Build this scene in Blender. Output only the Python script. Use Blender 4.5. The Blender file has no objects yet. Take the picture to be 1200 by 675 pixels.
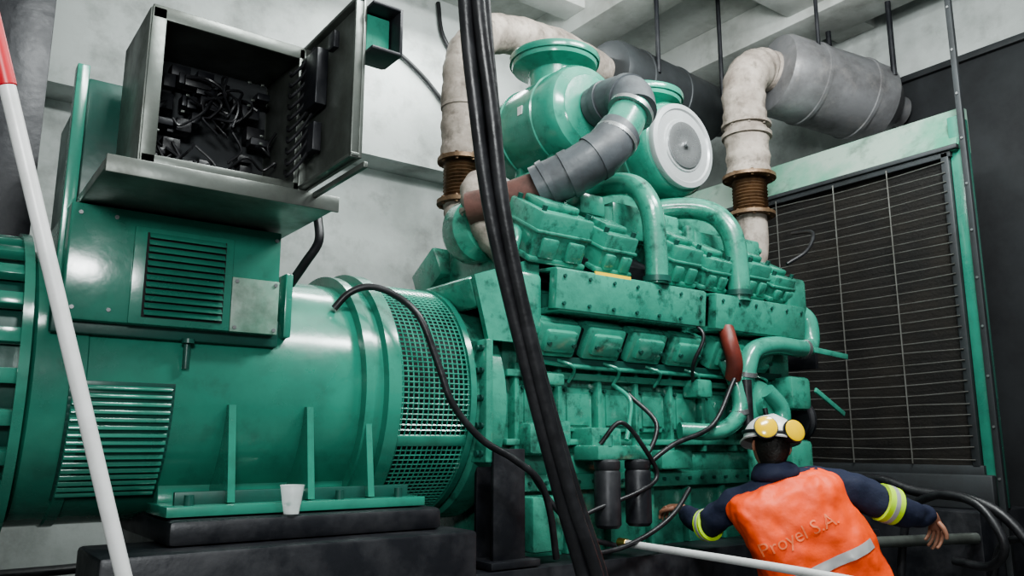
import bpy, bmesh, math, random
from mathutils import Vector, Matrix, Euler, Quaternion
from mathutils.bvhtree import BVHTree
random.seed(7)
S=bpy.context.scene
try: S.view_settings.look='AgX - Medium High Contrast'
except Exception: pass
def link(o,parent=None):
    S.collection.objects.link(o)
    if parent: o.parent=parent
    return o
def empty(name):
    e=bpy.data.objects.new(name,None); e.empty_display_size=.1
    return link(e)
# ---------------- materials
def mat(name,col,rough=.5,metal=0,dirt=None,amt=.5,scale=4,bump=.0,bscale=30,coat=0,trans=0,lo=.42,hi=.68,crack=0,dirt2=None,amt2=.5,scale2=14):
    m=bpy.data.materials.new(name); m.use_nodes=True
    nt=m.node_tree; N=nt.nodes; L=nt.links; b=N['Principled BSDF']
    b.inputs['Base Color'].default_value=(*col,1)
    b.inputs['Roughness'].default_value=rough; b.inputs['Metallic'].default_value=metal
    b.inputs['Coat Weight'].default_value=coat; b.inputs['Coat Roughness'].default_value=.15
    b.inputs['Transmission Weight'].default_value=trans
    tc=N.new('ShaderNodeTexCoord')
    def layer(prev,dcol,am,sc,l,h):
        n=N.new('ShaderNodeTexNoise'); n.inputs['Scale'].default_value=sc; n.inputs['Detail'].default_value=8; n.inputs['Roughness'].default_value=.65
        L.new(tc.outputs['Object'],n.inputs['Vector'])
        r=N.new('ShaderNodeValToRGB'); r.color_ramp.elements[0].position=l; r.color_ramp.elements[1].position=h
        L.new(n.outputs['Fac'],r.inputs['Fac'])
        mx=N.new('ShaderNodeMix'); mx.data_type='RGBA'
        mm=N.new('ShaderNodeMath'); mm.operation='MULTIPLY'; mm.inputs[1].default_value=am
        L.new(r.outputs['Color'],mm.inputs[0]); L.new(mm.outputs[0],mx.inputs['Factor'])
        if prev is None: mx.inputs['A'].default_value=(*col,1)
        else: L.new(prev,mx.inputs['A'])
        mx.inputs['B'].default_value=(*dcol,1)
        return mx.outputs['Result'],mm.outputs[0]
    if dirt is not None:
        c,fac=layer(None,dirt,amt,scale,lo,hi)
        if dirt2 is not None: c,_=layer(c,dirt2,amt2,scale2,.52,.7)
        if crack:
            v=N.new('ShaderNodeTexVoronoi'); v.feature='DISTANCE_TO_EDGE'; v.inputs['Scale'].default_value=crack
            nz=N.new('ShaderNodeTexNoise'); nz.inputs['Scale'].default_value=3; nz.inputs['Detail'].default_value=6
            ad=N.new('ShaderNodeMix'); ad.data_type='RGBA'; ad.inputs['Factor'].default_value=.35
            L.new(tc.outputs['Object'],nz.inputs['Vector']); L.new(tc.outputs['Object'],ad.inputs['A']); L.new(nz.outputs['Color'],ad.inputs['B']); L.new(ad.outputs['Result'],v.inputs['Vector'])
            lt=N.new('ShaderNodeMath'); lt.operation='LESS_THAN'; lt.inputs[1].default_value=.006; L.new(v.outputs['Distance'],lt.inputs[0])
            mk=N.new('ShaderNodeMath'); mk.operation='MULTIPLY'; L.new(lt.outputs[0],mk.inputs[0])
            sx=N.new('ShaderNodeSeparateXYZ'); L.new(tc.outputs['Object'],sx.inputs[0])
            g3=N.new('ShaderNodeMath'); g3.operation='LESS_THAN'; g3.inputs[1].default_value=1.3; L.new(sx.outputs['Z'],g3.inputs[0]); L.new(g3.outputs[0],mk.inputs[1])
            mx=N.new('ShaderNodeMix'); mx.data_type='RGBA'; L.new(mk.outputs[0],mx.inputs['Factor']); L.new(c,mx.inputs['A']); mx.inputs['B'].default_value=(.04,.04,.04,1); c=mx.outputs['Result']
        L.new(c,b.inputs['Base Color'])
        m2=N.new('ShaderNodeMath'); m2.operation='MULTIPLY_ADD'; m2.inputs[1].default_value=.25; m2.inputs[2].default_value=rough-.06
        L.new(fac,m2.inputs[0]); L.new(m2.outputs[0],b.inputs['Roughness'])
    if bump>0:
        n2=N.new('ShaderNodeTexNoise'); n2.inputs['Scale'].default_value=bscale; n2.inputs['Detail'].default_value=5
        L.new(tc.outputs['Object'],n2.inputs['Vector'])
        bp=N.new('ShaderNodeBump'); bp.inputs['Strength'].default_value=bump; bp.inputs['Distance'].default_value=.01
        L.new(n2.outputs['Fac'],bp.inputs['Height']); L.new(bp.outputs['Normal'],b.inputs['Normal'])
    return m
GR=mat('green_paint',(.042,.225,.16),.24,0,(.022,.13,.095),.6,2.6,.12,14,.5,dirt2=(.02,.06,.045),amt2=.3,scale2=9)
GRE=mat('engine_green_paint',(.060,.28,.20),.25,0,(.028,.13,.095),.7,4,.25,25,.5,lo=.45,hi=.72,dirt2=(.010,.02,.017),amt2=.85,scale2=11)
GRL=mat('light_green_paint',(.060,.29,.21),.24,0,(.032,.16,.12),.5,5,.1,20,.5,dirt2=(.02,.05,.04),amt2=.4,scale2=16)
GRD=mat('dark_green_paint',(.018,.09,.07),.38,0,(.008,.03,.025),.6,4,.1,20)
GRW=mat('sheen_green_paint',(.08,.30,.20),.35,0,(.34,.41,.36),.85,1.3,.1,20,.2,lo=.38,hi=.58,dirt2=(.05,.1,.07),amt2=.65,scale2=5)  # pale patches put the tank's white reflection into the colour
BLK=mat('black_rubber',(.012,.012,.014),.42,0,(.04,.04,.045),.5,12,.15,40)
BLKP=mat('black_steel',(.014,.015,.019),.42,.2,(.05,.05,.055),.6,6,.2,20)
DKM=mat('dark_interior',(.006,.007,.008),.7)
DKR=mat('radiator_core_fins',(.007,.006,.0055),.75,0,(.03,.024,.018),.5,3,.3,60)
GREY=mat('grey_sheet_metal',(.15,.165,.152),.38,.5,(.06,.065,.055),.7,5,.1,20)
WIRE=mat('galvanised_wire',(.18,.18,.17),.45,.5,(.06,.055,.045),.7,8)
GREYD=mat('dark_grey_metal',(.055,.06,.065),.5,.4,(.02,.02,.02),.6,3,.1,15)
CHAR=mat('charcoal_sheet',(.05,.053,.057),.5,.2,(.018,.018,.02),.8,1.5,.2,12)
PIPE=mat('lagged_exhaust_wrap',(.38,.33,.29),.85,0,(.12,.095,.08),.85,4,.8,16,dirt2=(.05,.04,.03),amt2=.65,scale2=11)
SILV=mat('insulation_cladding',(.22,.22,.23),.45,.35,(.08,.075,.075),.8,3,.5,8,dirt2=(.31,.29,.28),amt2=.4,scale2=9)
BEL=mat('rusty_bellows',(.20,.13,.08),.5,.5,(.07,.04,.025),.8,14,.2,30)
RUST=mat('rusty_red_pipe',(.13,.06,.05),.7,.1,(.06,.04,.035),.8,9,.3,25)
HOSE=mat('grey_rubber_hose',(.09,.10,.11),.45,0,(.04,.04,.045),.6,9,.2,25)
REDH=mat('red_silicone_hose',(.17,.035,.025),.5,0,(.07,.018,.015),.6,10,.2,25)
WHT=mat('white_paint',(.68,.68,.68),.4,0,(.4,.4,.38),.4,10)
DISC=mat('brushed_white_steel',(.5,.52,.53),.35,.3,(.35,.35,.35),.5,6)
RED=mat('red_paint',(.5,.02,.03),.4)
CHR=mat('bare_steel',(.42,.43,.44),.32,.8,(.2,.2,.2),.5,8)
WALL=mat('plaster_wall',(.50,.53,.52),.85,0,(.28,.30,.29),.85,1.0,.4,8,crack=1.1,dirt2=(.13,.13,.12),amt2=.5,scale2=2.6)
CEIL=mat('concrete_ceiling',(.56,.58,.56),.85,0,(.28,.28,.26),.8,1.1,.4,8,dirt2=(.12,.12,.1),amt2=.45,scale2=2.3)
FLR=mat('concrete_floor',(.10,.10,.10),.7,0,(.04,.04,.04),.8,2,.3,10)
NAVY=mat('navy_cloth',(.008,.012,.035),.85,0,(.018,.024,.055),.6,10,.8,14)
ORG=mat('orange_vest_fabric',(.92,.10,.02),.6,0,(.7,.055,.012),.6,5,.9,9)
PRN=mat('faded_vest_print',(.85,.22,.10),.6,0,(.8,.16,.06),.5,20)
YEL=mat('yellow_lens',(.85,.55,.01),.2,0,(.7,.42,.01),.3,20,coat=.6)
HIVI=mat('hivis_yellow',(.55,.85,.05),.5)
REFL=mat('reflective_tape',(.5,.5,.5),.35,.3)
SKIN=mat('skin',(.36,.18,.12),.5,0,(.3,.13,.09),.4,12)
HAIR=mat('black_hair',(.01,.008,.007),.6,0,(.02,.018,.015),.5,30,.6,80)
LIPS=mat('lips',(.35,.12,.1),.5)
EYEW=mat('eye_white',(.8,.8,.78),.2)
CUP=mat('clear_plastic',(.9,.93,.93),.15); CUP.node_tree.nodes['Principled BSDF'].inputs['Alpha'].default_value=.4
BRS=mat('brass',(.6,.4,.12),.3,.9)
STK=mat('yellow_sticker',(.75,.5,.03),.5)
# ---------------- mesh helpers
def fin(name,bm,m,parent,smooth=False,angle=40):
    bmesh.ops.recalc_face_normals(bm,faces=bm.faces)
    me=bpy.data.meshes.new(name); bm.to_mesh(me); bm.free()
    if smooth:
        me.shade_smooth()
        me.set_sharp_from_angle(angle=math.radians(angle))
    for k in (m if isinstance(m,(list,tuple)) else [m]): me.materials.append(k)
    return link(bpy.data.objects.new(name,me),parent)
def addbox(bm,c,s,rot=(0,0,0),bev=.005):
    b=bmesh.new(); bmesh.ops.create_cube(b,size=1)
    bmesh.ops.scale(b,vec=Vector(s),verts=b.verts)
    if bev>0:
        bmesh.ops.bevel(b,geom=b.edges[:],offset=min(bev,min(s)*.35),segments=2,profile=.5,affect='EDGES')
    b.transform(Matrix.Translation(c)@Euler(rot).to_matrix().to_4x4())
    t=bpy.data.meshes.new('t'); b.to_mesh(t); b.free(); bm.from_mesh(t); bpy.data.meshes.remove(t)
def box(name,parent,m,lo,hi,rot=(0,0,0),bev=.005):
    bm=bmesh.new(); c=[(a+b)/2 for a,b in zip(lo,hi)]; s=[abs(b-a) for a,b in zip(lo,hi)]
    addbox(bm,c,s,rot,bev); return fin(name,bm,m,parent,True,35)
def boxes(name,parent,m,lst,bev=.004):
    bm=bmesh.new()
    for e in lst: addbox(bm,e[0],e[1],e[2] if len(e)>2 else (0,0,0),bev)
    return fin(name,bm,m,parent,True,35)
def frame(ax):
    ax=Vector(ax).normalized(); u=ax.orthogonal().normalized(); return ax,u,ax.cross(u)
def addlathe(bm,o,ax,prof,seg=32):
    ax,u,w=frame(ax); o=Vector(o); rings=[]
    for t,r in prof:
        if r<1e-5: rings.append([bm.verts.new(o+ax*t)]); continue
        rings.append([bm.verts.new(o+ax*t+(u*math.cos(2*math.pi*i/seg)+w*math.sin(2*math.pi*i/seg))*r) for i in range(seg)])
    for A,B in zip(rings,rings[1:]):
        m=max(len(A),len(B))
        for i in range(m):
            j=(i+1)%m
            if len(A)==1 and len(B)==1: continue
            if len(A)==1: bm.faces.new((A[0],B[i],B[j]))
            elif len(B)==1: bm.faces.new((A[i],A[j],B[0]))
            else: bm.faces.new((A[i],A[j],B[j],B[i]))
def lathe(name,parent,m,o,ax,prof,seg=32):
    bm=bmesh.new(); addlathe(bm,o,ax,prof,seg); return fin(name,bm,m,parent,True,35)
def cyl(name,parent,m,a,b,r,seg=24):
    a=Vector(a);b=Vector(b); l=(b-a).length; e=min(r*.15,l*.2,.01)
    return lathe(name,parent,m,a,b-a,[(0,0),(0,r-e),(e,r),(l-e,r),(l,r-e),(l,0)],seg)
def cyls(name,parent,m,lst,seg=12):
    bm=bmesh.new()
    for a,b,r in lst:
        a=Vector(a);b=Vector(b);l=(b-a).length
        addlathe(bm,a,b-a,[(0,0),(0,r),(l,r),(l,0)],seg)
    return fin(name,bm,m,parent,True,35)
def cat(pts,n):
    P=[Vector(p) for p in pts]
    if n<=1: return P
    P=[P[0]*2-P[1]]+P+[P[-1]*2-P[-2]]; out=[]
    for i in range(1,len(P)-2):
        for k in range(n):
            t=k/n; a,b,c,d=P[i-1:i+3]
            out.append(.5*((2*b)+(c-a)*t+(2*a-5*b+4*c-d)*t*t+(3*b-a-3*c+d)*t**3))
    out.append(P[-2]); return out
def addtube(bm,pts,r,n=6,seg=16):
    Q=cat(pts,n); N=len(Q); prev=None; rings=[]
    for i,q in enumerate(Q):
        t=(Q[min(i+1,N-1)]-Q[max(i-1,0)]).normalized()
        if prev is None: u=t.orthogonal().normalized()
        else: u=(prev-t*prev.dot(t)).normalized()
        prev=u; w=t.cross(u)
        rr=r(i/(N-1)) if callable(r) else r
        rings.append([bm.verts.new(q+(u*math.cos(2*math.pi*k/seg)+w*math.sin(2*math.pi*k/seg))*rr) for k in range(seg)])
    for A,B in zip(rings,rings[1:]):
        for i in range(seg): j=(i+1)%seg; bm.faces.new((A[i],A[j],B[j],B[i]))
    bm.faces.new(rings[0][::-1]); bm.faces.new(rings[-1])
def tube(name,parent,m,pts,r,n=6,seg=16):
    bm=bmesh.new(); addtube(bm,pts,r,n,seg); return fin(name,bm,m,parent,True,50)
def flange(name,parent,m,c,ax,r,t=.025,bolts=8):
    ax=Vector(ax).normalized(); c=Vector(c); bm=bmesh.new()
    addlathe(bm,c-ax*t/2,ax,[(0,0),(0,r),(t,r),(t,0)],28)
    a_,u,w=frame(ax)
    for i in range(bolts):
        a=2*math.pi*i/bolts; p=c+(u*math.cos(a)+w*math.sin(a))*r*.86
        addlathe(bm,p-ax*(t/2+.012),ax,[(0,0),(0,.011),(t+.024,.011),(t+.024,0)],6)
    return fin(name,bm,m,parent,True,35)
# ---------------- camera
f=950;th=math.radians(53.6);p=math.atan(183/950)
F=Vector((math.cos(p)*math.cos(th),math.cos(p)*math.sin(th),math.sin(p)))
cam=bpy.data.cameras.new('camera'); co=bpy.data.objects.new('camera',cam); link(co)
cam.sensor_width=36; cam.lens=36*f/1200; cam.clip_start=.05
co.location=(0,0,1.2); co.rotation_euler=F.to_track_quat('-Z','Y').to_euler()
S.camera=co
# ---------------- room
box('floor',None,FLR,(-2,-2.5,-.1),(6.5,6.2,0),bev=0)
box('ceiling',None,CEIL,(-2,-2.5,4.95),(6.5,6.2,5.1),bev=0)
# origins stay at the world origin so object-space texture coordinates are metres
def wall(name,lo,hi):
    bm=bmesh.new(); c=[(a+b)/2 for a,b in zip(lo,hi)]; s=[abs(b-a) for a,b in zip(lo,hi)]
    addbox(bm,c,s,(0,0,0),0); return fin(name,bm,WALL,None)
wall('wall_back',(-2,5.8,0),(6.5,6.0,4.95))
wall('wall_back_upper',(-2,5.5,3.42),(6.3,5.8,4.95))
wall('wall_right',(6.3,-2.5,0),(6.5,5.8,4.95))
wall('wall_left',(-2.2,-2.5,0),(-2,6.2,4.95))
box('ceiling_beam',None,CEIL,(4.15,-2.5,4.62),(4.55,5.5,4.95),bev=.01)
box('ceiling_beam',None,CEIL,(5.55,-2.5,4.62),(6.0,5.5,4.95),bev=.01)
box('ceiling_beam',None,CEIL,(4.55,3.3,4.7),(6.3,3.65,4.95),bev=.01)
box('ceiling_beam',None,CEIL,(1.0,4.6,4.75),(4.15,4.85,4.95),bev=.01)
dw=empty('duct_wall_panel')
box('dark_sheet',dw,CHAR,(6.22,-1.5,0),(6.29,3.1,4.1),bev=.004)
boxes('seams',dw,CHAR,[((6.21,1.5,2.0),(.02,.03,4.1)),((6.21,0,2.0),(.02,.03,4.1)),((6.2,.8,4.1),(.04,4.6,.05))])
# ---------------- skid / plinth
sk=empty('skid_base')
box('plinth',sk,BLKP,(.5,2.72,.48),(1.84,3.1,.87),bev=.015)
box('plinth_rear',sk,BLKP,(.85,3.1,0),(1.84,4.3,.87),bev=.015)
box('plinth_pedestal',sk,BLKP,(.85,2.8,0),(1.84,3.1,.5),bev=.015)
box('upper_slab',sk,BLKP,(.72,2.84,.87),(1.75,4.2,.955),bev=.02)
box('slab_lip',sk,BLKP,(.45,2.68,.6),(1.9,2.73,.66),bev=.01)
boxes('engine_rail',sk,BLKP,[((3.5,3.0,.34),(3.2,.28,.68)),((3.5,4.0,.34),(3.2,.28,.68)),((3.5,3.5,.2),(3.2,.8,.2))])
boxes('ibeam_post',sk,BLKP,[((2.14,2.93,.93),(.17,.02,.5)),((2.14,3.06,.93),(.17,.02,.5)),((2.14,3.0,.93),(.02,.12,.5)),((2.14,3.0,.7),(.26,.26,.03))])
# ---------------- alternator
al=empty('alternator')
AY,AZ=3.5,1.41
lathe('housing',al,GR,(.28,AY,AZ),(1,0,0),[(0,0),(0,.46),(.03,.5),(.14,.5),(.145,.507),(.18,.507),(.185,.5),(1.2,.5),(1.24,.49),(1.25,0)],96)
lathe('front_flange',al,GR,(1.46,AY,AZ),(1,0,0),[(0,.45),(0,.545),(.04,.545),(.045,.53),(.085,.53),(.09,.565),(.15,.565),(.15,.45)],96)
lathe('rear_flange',al,GR,(.26,AY,AZ),(1,0,0),[(0,.40),(0,.56),(.03,.56),(.03,.40)],96)
lathe('rear_ring',al,GR,(.13,AY,AZ),(1,0,0),[(0,.40),(0,.55),(.025,.55),(.025,.40)],96)
bl=[]
for i in range(26):
    a=2*math.pi*i/26
    bl.append(((.205,AY-.53*math.cos(a),AZ+.53*math.sin(a)),(.12,.035,.05),(-a,0,0)))
boxes('rear_ring_bars',al,GR,bl)
lathe('rear_inner',al,GRD,(.13,AY,AZ),(1,0,0),[(0,0),(0,.50),(.14,.50),(.14,0)],64)
lathe('exciter_housing',al,GRD,(-.75,AY,AZ),(1,0,0),[(0,0),(0,.42),(.05,.49),(.7,.5),(.89,.5),(.89,0)],80)
lathe('fan_core',al,DKM,(1.6,AY,AZ),(1,0,0),[(0,0),(0,.49),(.45,.49),(.45,0)],64)
bm=bmesh.new(); nx=15; na=150; x0,x1=1.61,1.98
G=[[bm.verts.new((x0+(x1-x0)*i/nx,AY-.53*math.cos(2*math.pi*j/na),AZ+.53*math.sin(2*math.pi*j/na))) for j in range(na)] for i in range(nx+1)]
for i in range(nx):
    for j in range(na): k=(j+1)%na; bm.faces.new((G[i][j],G[i][k],G[i+1][k],G[i+1][j]))
g=fin('fan_guard_mesh',bm,GRL,al)
md=g.modifiers.new('w','WIREFRAME'); md.thickness=.008; md.use_replace=True
lathe('guard_rim',al,GR,(1.96,AY,AZ),(1,0,0),[(0,.4),(0,.545),(.03,.545),(.03,.4)],80)
boxes('guard_strap',al,GR,[((1.79,AY-.53*math.cos(a),AZ+.53*math.sin(a)),(.37,.014,.045),(-a,0,0)) for a in (-.38,1.3,2.8)])
lv=[]
for i in range(16):
    a=math.radians(-3-i*3.0)
    lv.append(((.58,AY-.508*math.cos(a),AZ+.508*math.sin(a)),(.31,.016,.015),(-a-.5,0,0)))
boxes('barrel_louvre',al,GR,lv,.003)
lp=[]
for i in range(17):
    a=math.radians(-2-i*3.0)
    lp.append(((.58,AY-.499*math.cos(a),AZ+.499*math.sin(a)),(.33,.012,.029),(-a,0,0)))
boxes('louvre_plate',al,GRD,lp,.001)
def plate(name,parent,m,pts,t,axis=0):
    bm=bmesh.new(); A=[bm.verts.new(q) for q in pts]; off=Vector((t,0,0)) if axis==0 else Vector((0,t,0))
    B=[bm.verts.new(Vector(q)+off) for q in pts]; n=len(A)
    bm.faces.new(A); bm.faces.new(B[::-1])
    for i in range(n): j=(i+1)%n; bm.faces.new((A[i],A[j],B[j],B[i]))
    return fin(name,bm,m,parent)
for i,x in enumerate((.93,1.225,1.47)):
    plate(f'gusset_{i+1}',al,GR,[(x,2.93,1.0),(x,2.98,1.34),(x,3.02,1.34),(x,3.25,1.06),(x,3.25,1.0)],.026)
boxes('foot',al,GR,[((1.21,3.03,.978),(.98,.28,.035)),((1.21,3.98,1.0),(.98,.26,.05)),((1.2,3.2,1.04),(.9,.1,.1))])
boxes('foot_web',al,GRD,[((1.21,2.97,1.015),(.9,.02,.05))])
cyls('foot_bolts',al,GRD,[((x,2.93,.99),(x,2.93,1.03),.016) for x in (.8,1.35,1.6)])
cyls('eye_latch',al,GRD,[((.77,2.985,1.46),(.77,2.985,1.56),.012),((.77,2.975,1.55),(.77,2.975,1.565),.022),((.40,2.985,1.46),(.40,2.985,1.55),.01)])
box('terminal_box',al,GR,(.36,2.95,1.6),(1.08,3.5,1.995),bev=.008)
box('terminal_box_foot',al,GRD,(.34,2.99,1.56),(1.1,3.4,1.66),bev=.006)
box('cover_plate',al,GRW,(.9,2.936,1.6),(1.075,2.95,1.8),bev=.002)
box('vent_frame',al,GR,(.56,2.938,1.6),(.9,2.952,1.94),bev=.004)
box('vent_dark',al,DKM,(.6,2.933,1.625),(.87,2.94,1.92),bev=0)
boxes('vent_slats',al,GR,[((.735,2.925,1.64+i*.0245),(.26,.004,.024),(-.7,0,0)) for i in range(12)],.001)
cyls('cover_screws',al,CHR,[((x,2.93,z),(x,2.94,z),.007) for x in (.915,1.06) for z in (1.615,1.785)]+[((x,2.944,z),(x,2.952,z),.007) for x in (.39,.5,1.06) for z in (1.64,1.96)])
box('cabinet_back',al,GRD,(.39,3.1,1.9),(1.08,3.75,2.5),bev=.01)
box('cabinet_side_strip',al,GRL,(.345,3.04,1.75),(.385,3.1,2.52),bev=.004)
box('lifting_lug',al,GR,(1.12,2.99,1.6),(1.15,3.1,1.85),bev=.006)
tube('terminal_cable',al,BLK,[(1.16,3.05,1.82),(1.19,2.98,1.9),(1.22,2.93,1.98),(1.22,2.95,2.08)],.018)
# ---------------- control box and shelf
cb=empty('control_box')
box('shelf',cb,GREY,(.385,2.53,2.0),(1.12,3.15,2.035),bev=.006)
box('shelf_lip',cb,GREY,(.385,2.525,1.985),(1.12,2.535,2.04),bev=.003)
X0,X1,Y0,Y1,Z0,Z1=.485,.995,2.58,2.95,2.055,2.57
boxes('case',cb,GREY,[((.74,Y1,2.31),(.51,.015,.515)),((X0,2.765,2.31),(.015,.37,.515)),((X1,2.765,2.31),(.015,.37,.515)),((.74,2.765,Z0),(.51,.37,.02)),((.74,2.765,Z1),(.51,.37,.02)),
 ((X0+.02,Y0,2.31),(.045,.012,.52)),((X1-.01,Y0,2.31),(.03,.012,.52)),((.74,Y0,Z0+.01),(.51,.012,.03)),((.74,Y0,Z1-.015),(.51,.012,.045))],.003)
box('inner_back',cb,GREYD,(.5,2.93,2.07),(.98,2.94,2.56),bev=0)
cp=[]
for i in range(34):
    cp.append(((.56+random.random()*.38,2.84+random.random()*.06,2.12+random.random()*.4),(.03+random.random()*.06,.06,.02+random.random()*.05)))
boxes('relays',cb,BLKP,cp[:18]); boxes('terminal_blocks',cb,BLK,cp[18:])
boxes('labels',cb,GREY,[((.56+random.random()*.38,2.79,2.14+random.random()*.36),(.012,.006,.008)) for i in range(10)],.001)
bm=bmesh.new()
for i in range(24):
    x=.55+random.random()*.4;z=2.1+random.random()*.38
    pts=[(x,2.82,z)]
    for q in range(4): x+=random.uniform(-.07,.07);z+=random.uniform(-.08,.05);pts.append((min(max(x,.51),.97),2.75+random.random()*.08,max(z,2.08)))
    addtube(bm,pts,.005,5,6)
fin('wiring',bm,BLK,cb,True)
boxes('door',cb,GREY,[((1.015,2.365,2.315),(.012,.43,.53)),((1.0,2.16,2.315),(.03,.012,.53)),((1.0,2.57,2.315),(.03,.012,.53)),((1.0,2.365,2.06),(.03,.43,.012)),((1.0,2.365,2.575),(.03,.43,.012))],.003)
boxes('door_module',cb,BLKP,[((.98,2.46,2.40),(.04,.14,.2)),((.985,2.47,2.2),(.03,.1,.1)),((.99,2.33,2.5),(.02,.05,.06))])
bm=bmesh.new()
for i in range(10):
    z=2.12+.04*i; addtube(bm,[(.95,2.60,z),(.93,2.53,z-.04),(.96,2.5,z),(.98,2.46,z+.05)],.006,5,6)
fin('door_loom',bm,BLK,cb,True)
boxes('meter_hood',cb,BLKP,[((1.07,2.165,2.55),(.1,.12,.012)),((1.07,2.165,2.40),(.1,.12,.012)),((1.07,2.225,2.475),(.1,.012,.16)),((1.12,2.165,2.475),(.012,.12,.16))])
box('meter_face',cb,GRL,(1.03,2.17,2.41),(1.11,2.2,2.54),bev=.003)
boxes('door_stay',cb,GREY,[((1.03,2.36,2.03),(.015,.44,.02),(0,0,0))])
# ---------------- engine
en=empty('diesel_engine')
lathe('flywheel_housing',en,GRE,(2.0,AY,1.38),(1,0,0),[(0,0),(0,.5),(.03,.53),(.16,.53),(.19,.46),(.24,.42),(.24,0)],64)
box('housing_flange',en,GRE,(2.02,2.93,1.12),(2.06,4.05,1.66),bev=.01)
cyls('housing_bolts',en,GRD,[((2.0,2.96+.02,z),(2.08,2.98,z),.014) for z in (1.16,1.28,1.4,1.52,1.62)])
cyls('flange_face_bolts',en,GRD,[((2.01,2.96,z),(2.03,2.96,z),.014) for z in (1.16,1.28,1.4,1.52,1.62)])
box('block',en,GRE,(2.24,3.12,1.1),(4.25,3.88,1.95),bev=.02)
box('valley_cover',en,GRE,(2.35,3.2,1.9),(4.3,3.8,2.42),bev=.03)
box('oil_pan',en,GRE,(2.25,3.16,.62),(4.1,3.84,1.0),bev=.04)
box('pan_rail',en,GRE,(2.22,3.08,.98),(4.2,3.92,1.06),bev=.01)
box('crankcase_lower',en,GRE,(2.22,3.1,1.05),(4.15,3.9,1.16),bev=.02)
dl=[];bt=[]
for i in range(7):
    x=2.42+i*.262
    dl.append(((x,3.105,1.37),(.2,.03,.22))); dl.append(((x,3.09,1.37),(.15,.02,.16)))
    for sx in (-.085,.085):
        for sz in (-.095,.095): bt.append(((x+sx,3.075,1.37+sz),(x+sx,3.1,1.37+sz),.009))
boxes('inspection_doors',en,GRE,dl,.01)
cyls('inspection_bolts',en,GRD,bt,8)
boxes('block_ribs',en,GRE,[((2.29+i*.262,3.1,1.37),(.028,.07,.42)) for i in range(8)]+[((3.2,3.09,1.53),(1.95,.07,.035)),((3.2,3.09,1.21),(1.95,.06,.03))],.006)
boxes('pan_ribs',en,GRE,[((2.35+i*.29,3.14,.83),(.03,.05,.3)) for i in range(6)],.006)
cyls('pan_bolts',en,GRD,[((2.27+i*.1,3.065,1.02),(2.27+i*.1,3.09,1.02),.009) for i in range(19)],8)
boxes('side_brackets',en,GRE,[((2.45,3.04,1.25),(.2,.12,.12)),((2.42,3.0,1.5),(.14,.1,.06)),((3.3,3.05,1.12),(.24,.1,.1)),((3.5,3.02,1.5),(.12,.12,.1)),((2.35,2.98,.85),(.18,.14,.24))],.015)
HX=(2.46,2.76,3.06,3.36,3.70,3.98)
for i,x in enumerate(HX):
    boxes(f'cylinder_head_{i+1}',en,GRE,[((x,3.05,1.73),(.25,.2,.17),(.5,0,0)),((x,2.99,1.7),(.19,.12,.11),(.5,0,0)),((x,2.975,1.78),(.23,.06,.03),(.5,0,0))],.018)
boxes('head_gap_shade',en,BLKP,[((x+.15,3.06,1.72),(.05,.12,.15),(.5,0,0)) for x in HX[:-1]],.004)  # black blocks stand in for shade and grime between the heads
cyls('head_bolts',en,GRD,[((x+s,2.93,1.66),(x+s,2.97,1.68),.011) for x in HX for s in (-.075,.075)],8)
boxes('head_shelf',en,GRD,[((3.3,3.07,1.6),(1.95,.1,.04)),((3.3,3.1,1.8),(1.95,.1,.06))])
bv=Vector((0,-.5,.866)); ov=Vector((0,-.866,-.5))
def rocker(i,x,w,h,dp):
    P=Vector((x,2.95,2.04))
    def q(dx,o,u,s): c=P+Vector((dx,0,0))+ov*o+bv*u; return (tuple(c),s,(.5236,0,0))
    boxes(f'rocker_cover_{i}',en,GRE,[q(0,-dp/2,h/2,(w,dp,h)),q(0,-dp/2-.0,.02,(w+.03,dp+.03,.03)),q(0,-dp/2,h*.62,(w+.018,dp+.018,.018)),
      q(0,-dp/2-.02,h+.015,(w*.7,dp*.6,.04)),q(-w*.25,.01,h*.33,(w*.3,.03,h*.4)),q(w*.25,.01,h*.33,(w*.3,.03,h*.4))],.012)
    cyls(f'rocker_bolts_{i}',en,GRD,[(tuple(P+Vector((s*w*.42,0,0))-ov*d_+bv*(h-.01)),tuple(P+Vector((s*w*.42,0,0))-ov*d_+bv*(h+.025)),.013) for s in (-1,1) for d_ in (.04,dp-.04)],8)
rx=[(2.43,.32,.25,.30),(2.80,.22,.21,.27),(3.30,.21,.22,.28),(3.57,.19,.19,.26),(3.92,.19,.21,.27),(4.18,.2,.16,.25)]
for i,(x,w,h,dp) in enumerate(rx): rocker(i+1,x,w,h,dp)
boxes('rocker_gap_shade',en,BLKP,[((3.35,3.12,2.1),(1.95,.2,.16),(.52,0,0))],.01)  # black slab stands in for the shade between the rocker covers
for i,x in enumerate((2.43,2.75,3.07,3.39,3.71,4.03)):
    boxes(f'far_rocker_cover_{i+1}',en,GRE,[((x,3.95,2.15),(.27,.28,.2),(-.52,0,0))],.016)
boxes('plenum_rail_1',en,GRE,[((2.9,2.9,1.92),(1.05,.06,.19),(.1,0,0)),((2.9,2.97,2.02),(1.05,.2,.02),(.1,0,0)),((2.9,2.99,1.83),(1.0,.2,.03))],.006)
boxes('plenum_rail_2',en,GRE,[((3.92,2.9,1.92),(.82,.06,.19),(.1,0,0)),((3.92,2.97,2.02),(.82,.2,.02),(.1,0,0)),((3.92,2.99,1.83),(.8,.2,.03))],.006)
box('sticker',en,STK,(2.62,2.868,2.005),(2.86,2.875,2.028),bev=0)
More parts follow.
